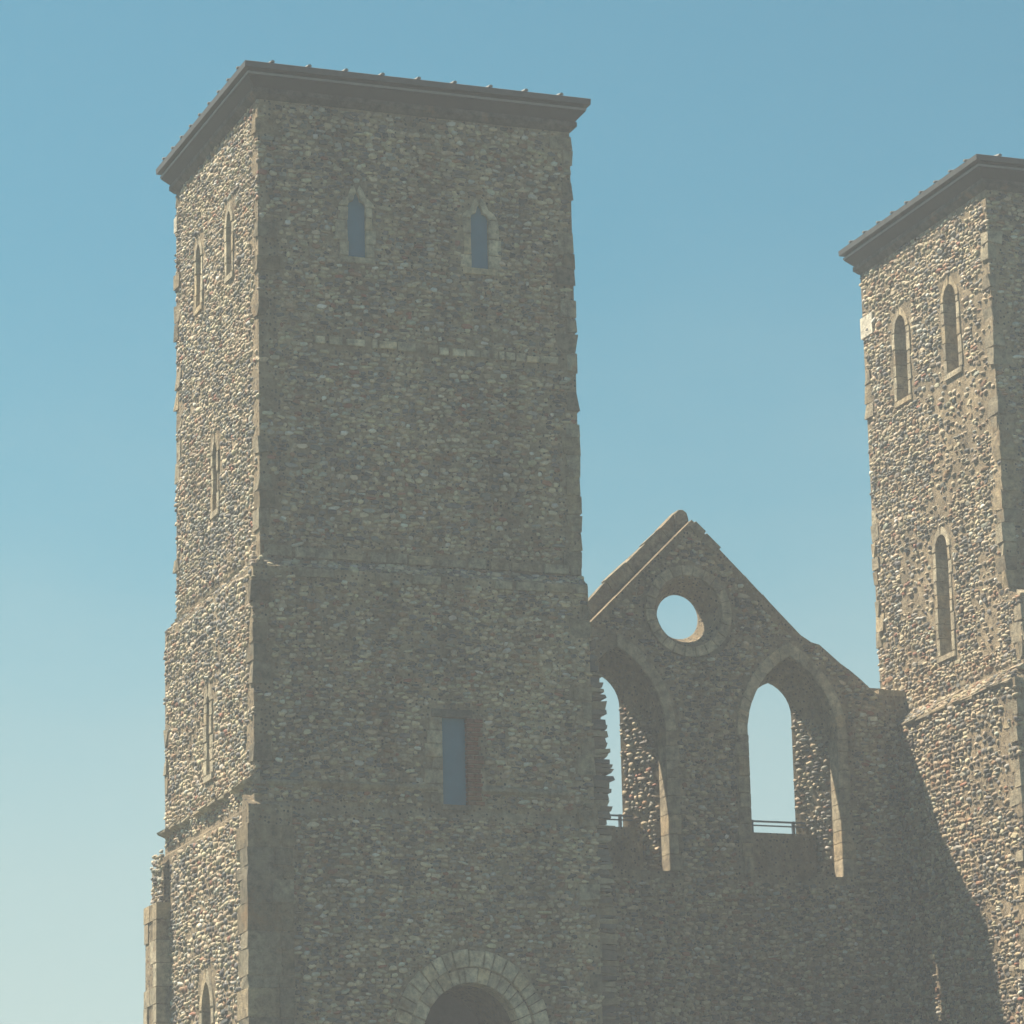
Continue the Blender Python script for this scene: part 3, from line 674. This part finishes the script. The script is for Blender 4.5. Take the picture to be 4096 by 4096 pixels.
# thicker lower stage with a narrow lit ledge
notch = [(CX + 0.84 * math.cos(t), CZ + 0.84 * math.sin(t)) for t in np.linspace(math.asin((14.72 - CZ) / 0.84), -math.pi - math.asin((14.72 - CZ) / 0.84), 14)]
low = [(XL, GZ - 0.6), (XR, GZ - 0.6), (XR, 13.90)] + rough([(11.8, 13.90), (11.66, 14.0), (10.98, 14.52), (10.78, 14.68), (10.6, 14.72)], 0.2, 0.015) + notch + [(6.7, 14.72), (6.3, 14.5), (5.6, 14.0), (XL, 13.9)]
acc = Acc(); V2, F2 = fill_with_holes(low, lanc_in); acc.add([(a, YL, b) for a, b in V2], F2)
n = len(low); acc.add([(p[0], YL, p[1]) for p in low] + [(p[0], YI + 0.02, p[1]) for p in low], [(i, (i + 1) % n, n + (i + 1) % n, n + i)[::-1] for i in range(n)])
for a in lanc_in: loft(acc, a, YL, a, YI)
obj('lower_wall', acc.V, acc.F, MORTAR, GW)
# raised rear coping: one stone after another up both slopes
def coping(a, b, y0, y1, h, n, gap=0.01, lift=0.0, name='coping_stone', under=0.1):
    d = np.array((b[0] - a[0], b[1] - a[1])); ln = np.linalg.norm(d); d /= ln; nn = np.array((-d[1], d[0])); nn = nn if nn[1] > 0 else -nn
    cuts = np.cumsum(np.concatenate([[0], np.random.default_rng(int(ln * 100)).uniform(0.7, 1.3, n)])); cuts = cuts / cuts[-1] * ln
    for i in range(n):
        t0, t1 = cuts[i] + gap / 2, cuts[i + 1] - gap / 2; hh = h + random.uniform(-0.015, 0.015)
        P = [np.array(a) + d * t0 - nn * under, np.array(a) + d * t1 - nn * under, np.array(a) + d * t1 + nn * hh, np.array(a) + d * t0 + nn * hh]
        V = [(p[0], y0, p[1]) for p in P] + [(p[0], y1, p[1]) for p in P]
        V = np.array(V) + np.random.default_rng(i + 5).normal(0, 0.014, (8, 3))
        obj(name, V, [(0, 1, 2, 3), (7, 6, 5, 4), (0, 4, 5, 1), (1, 5, 6, 2), (2, 6, 7, 3), (3, 7, 4, 0)], ASHLAR, GW, lime(0.8))
coping((6.05, 14.20), (8.60, 16.74), 4.29, 4.53, 0.20, 8)
coping((8.74, 16.66), (10.5, 14.9), 4.29, 4.53, 0.10, 6)
ap = Plane((0, 4.26, 0), (1, 0, 0), (0, -1, 0)); V, F = prism(ap, [(8.44, 16.55), (8.67, 16.60), (8.68, 16.78), (8.65, 16.88), (8.58, 16.93), (8.50, 16.92), (8.43, 16.84)], -0.29, 0.02, 0.008); obj('apex_stone', V, F, ASHLAR, GW, lime(0.75))
coping((8.64, 16.66), (9.1, 16.22), YI - 0.03, 4.2, 0.03, 2, 0.01)
obj('parapet', boxv(11.5, XR, 4.62, 4.83, 13.8, 14.17), BOXF, MORTAR, GW)
obj('wall_cap', boxv(11.82, XR - 0.06, YL - 0.02, 4.60, 13.88, 13.975), BOXF, ASHLAR, GW, lime(1.05))
# ring of the round window, arches round the lancets
for k in range(22):
    t0, t1 = 2 * math.pi * k / 22 + 0.008, 2 * math.pi * (k + 1) / 22 - 0.008
    poly = [(CX + r_ * math.cos(t), CZ + r_ * math.sin(t)) for r_, t in ((0.60, t0), (0.77, t0), (0.77, t1), (0.60, t1))]
    V, F = prism(gf, poly, -0.1, 0.055); obj('ring_stone', V, F, ASHLAR, GW, lime(1.1))
for c in (7.16, 10.22):
    hi = head_curve(1.62, 13.10, 14.45, 'pointed', 9); ho = head_curve(1.62 + 0.36, 13.10, 14.68, 'pointed', 9)
    for s in (-1, 1):
        for i in range(9):
            poly = [(c + s * p[0], p[1]) for p in (hi[i], ho[i], ho[i + 1], hi[i + 1])]
            if c < 8 and s < 0: continue
            V, F = prism(gl, poly if s > 0 else poly[::-1], -0.1, 0.025 + random.uniform(0, 0.015)); obj('arch_stone', V, F, ASHLAR, GW, lime(1.05))
        if c < 8 and s < 0: continue
        v = 10.82
        while v < 13.09:
            h = min(random.uniform(0.18, 0.34), 13.10 - v)
            if 13.1 - v - h < 0.08: h = 13.1 - v
            j = random.uniform(0.14, 0.24); a, b = sorted((c + s * 0.795, c + s * (0.81 + j)))
            V, F = prism(gl, [(a, v + .006), (b, v + .006), (b, v + h - .006), (a, v + h - .006)], -0.29, 0.03, 0.004); obj('jamb_stone', V, F, ASHLAR, GW, lime(1.0)); v += h
# rubble of the splays (right hand sides, where the sun comes through)
sheets = []
def splay_plane(c):
    p0 = np.array((c[0], YR, 0)); p1 = np.array((c[1], YM, 0)); u = (p1 - p0); ln = np.linalg.norm(u); u /= ln
    nrm = np.array((-u[1], u[0], 0)); nrm = nrm if nrm[0] < 0 else -nrm
    return Plane(p0, u, nrm), ln
for ci in (10.22 + 0.81, 7.16 + 0.81):
    co = (10.20 + 0.40) if ci > 9 else (7.12 + 0.40)
    pl_, ln = splay_plane((ci, co)); sheets.append((lay(0.03, ln - 0.02, 10.9, 13.75, rect_block([]), int(ci * 10), 0.05, 0.10, 0.06, 0.16, 0.6), pl_, 0.3))
def slope_ok(base):
    def ok(u, v, w, h):
        if not base(u, v, w, h): return False
        t = 16.55 - abs(u - 8.63) * 1.0 if 6.78 < u < 10.5 else 14.8 - max(0, abs(u - 8.63) - 1.87) * 0.66
        return v + h / 2 < t - 0.03
    return ok
lz = [outline(c, 1.62 + 0.40, 10.7, 13.10, 14.70, 'pointed') for c in (7.16, 10.22)] + [circ(0.80)]
none = rect_block([])
sheets.append((lay(XL, XR - 0.1, GZ, 14.66, slope_ok(poly_block(none, lz)), 901), gl, 1.0))
sheets.append((lay(6.7, 10.6, 14.78, 16.6, slope_ok(poly_block(none, [circ(0.80)])), 902), gf, 1.0))
finish_rubble(GW, sheets)

# ------------------------------------------------------------------ safety rails in the two openings
def rail(cx, label):
    r = empty('safety_rail', (cx, YM - 0.1, 11.6)); tag(r, label, 'railing', 'iron rails across the gable openings')
    y = YM - 0.12
    for z, h in ((11.80, 0.028), (11.735, 0.02)): obj('bar', boxv(cx - 0.62, cx + 0.66, y - 0.015, y + 0.015, z, z + h), BOXF, IRON, r)
    for x in (cx - 0.45, cx + 0.30): obj('post', boxv(x - 0.022, x + 0.022, y - 0.026, y + 0.026, 11.56, 11.832), BOXF, IRON, r)
rail(10.20, 'thin dark iron rail across the foot of the right arched opening')
rail(7.12, 'thin dark iron rail across the left arched opening half hidden by the tower')

# ------------------------------------------------------------------ haze, added to lift the blacks like faded film
m = bpy.data.materials.new('film_fade_haze'); m.use_nodes = True; n = m.node_tree.nodes; n.clear()
pv = n.new('ShaderNodeVolumePrincipled'); pv.inputs['Color'].default_value = (0.80, 0.87, 0.98, 1); pv.inputs['Density'].default_value = HAZE_DENSITY; pv.inputs['Anisotropy'].default_value = 0.0
mo = n.new('ShaderNodeOutputMaterial'); m.node_tree.links.new(pv.outputs[0], mo.inputs['Volume'])
tag(obj('haze', boxv(-2700, 2700, -2700, 2700, -1.2, 23.2), BOXF, m, None), 'thin haze added around the ruin for a faded film tone', 'haze', kind='stuff')
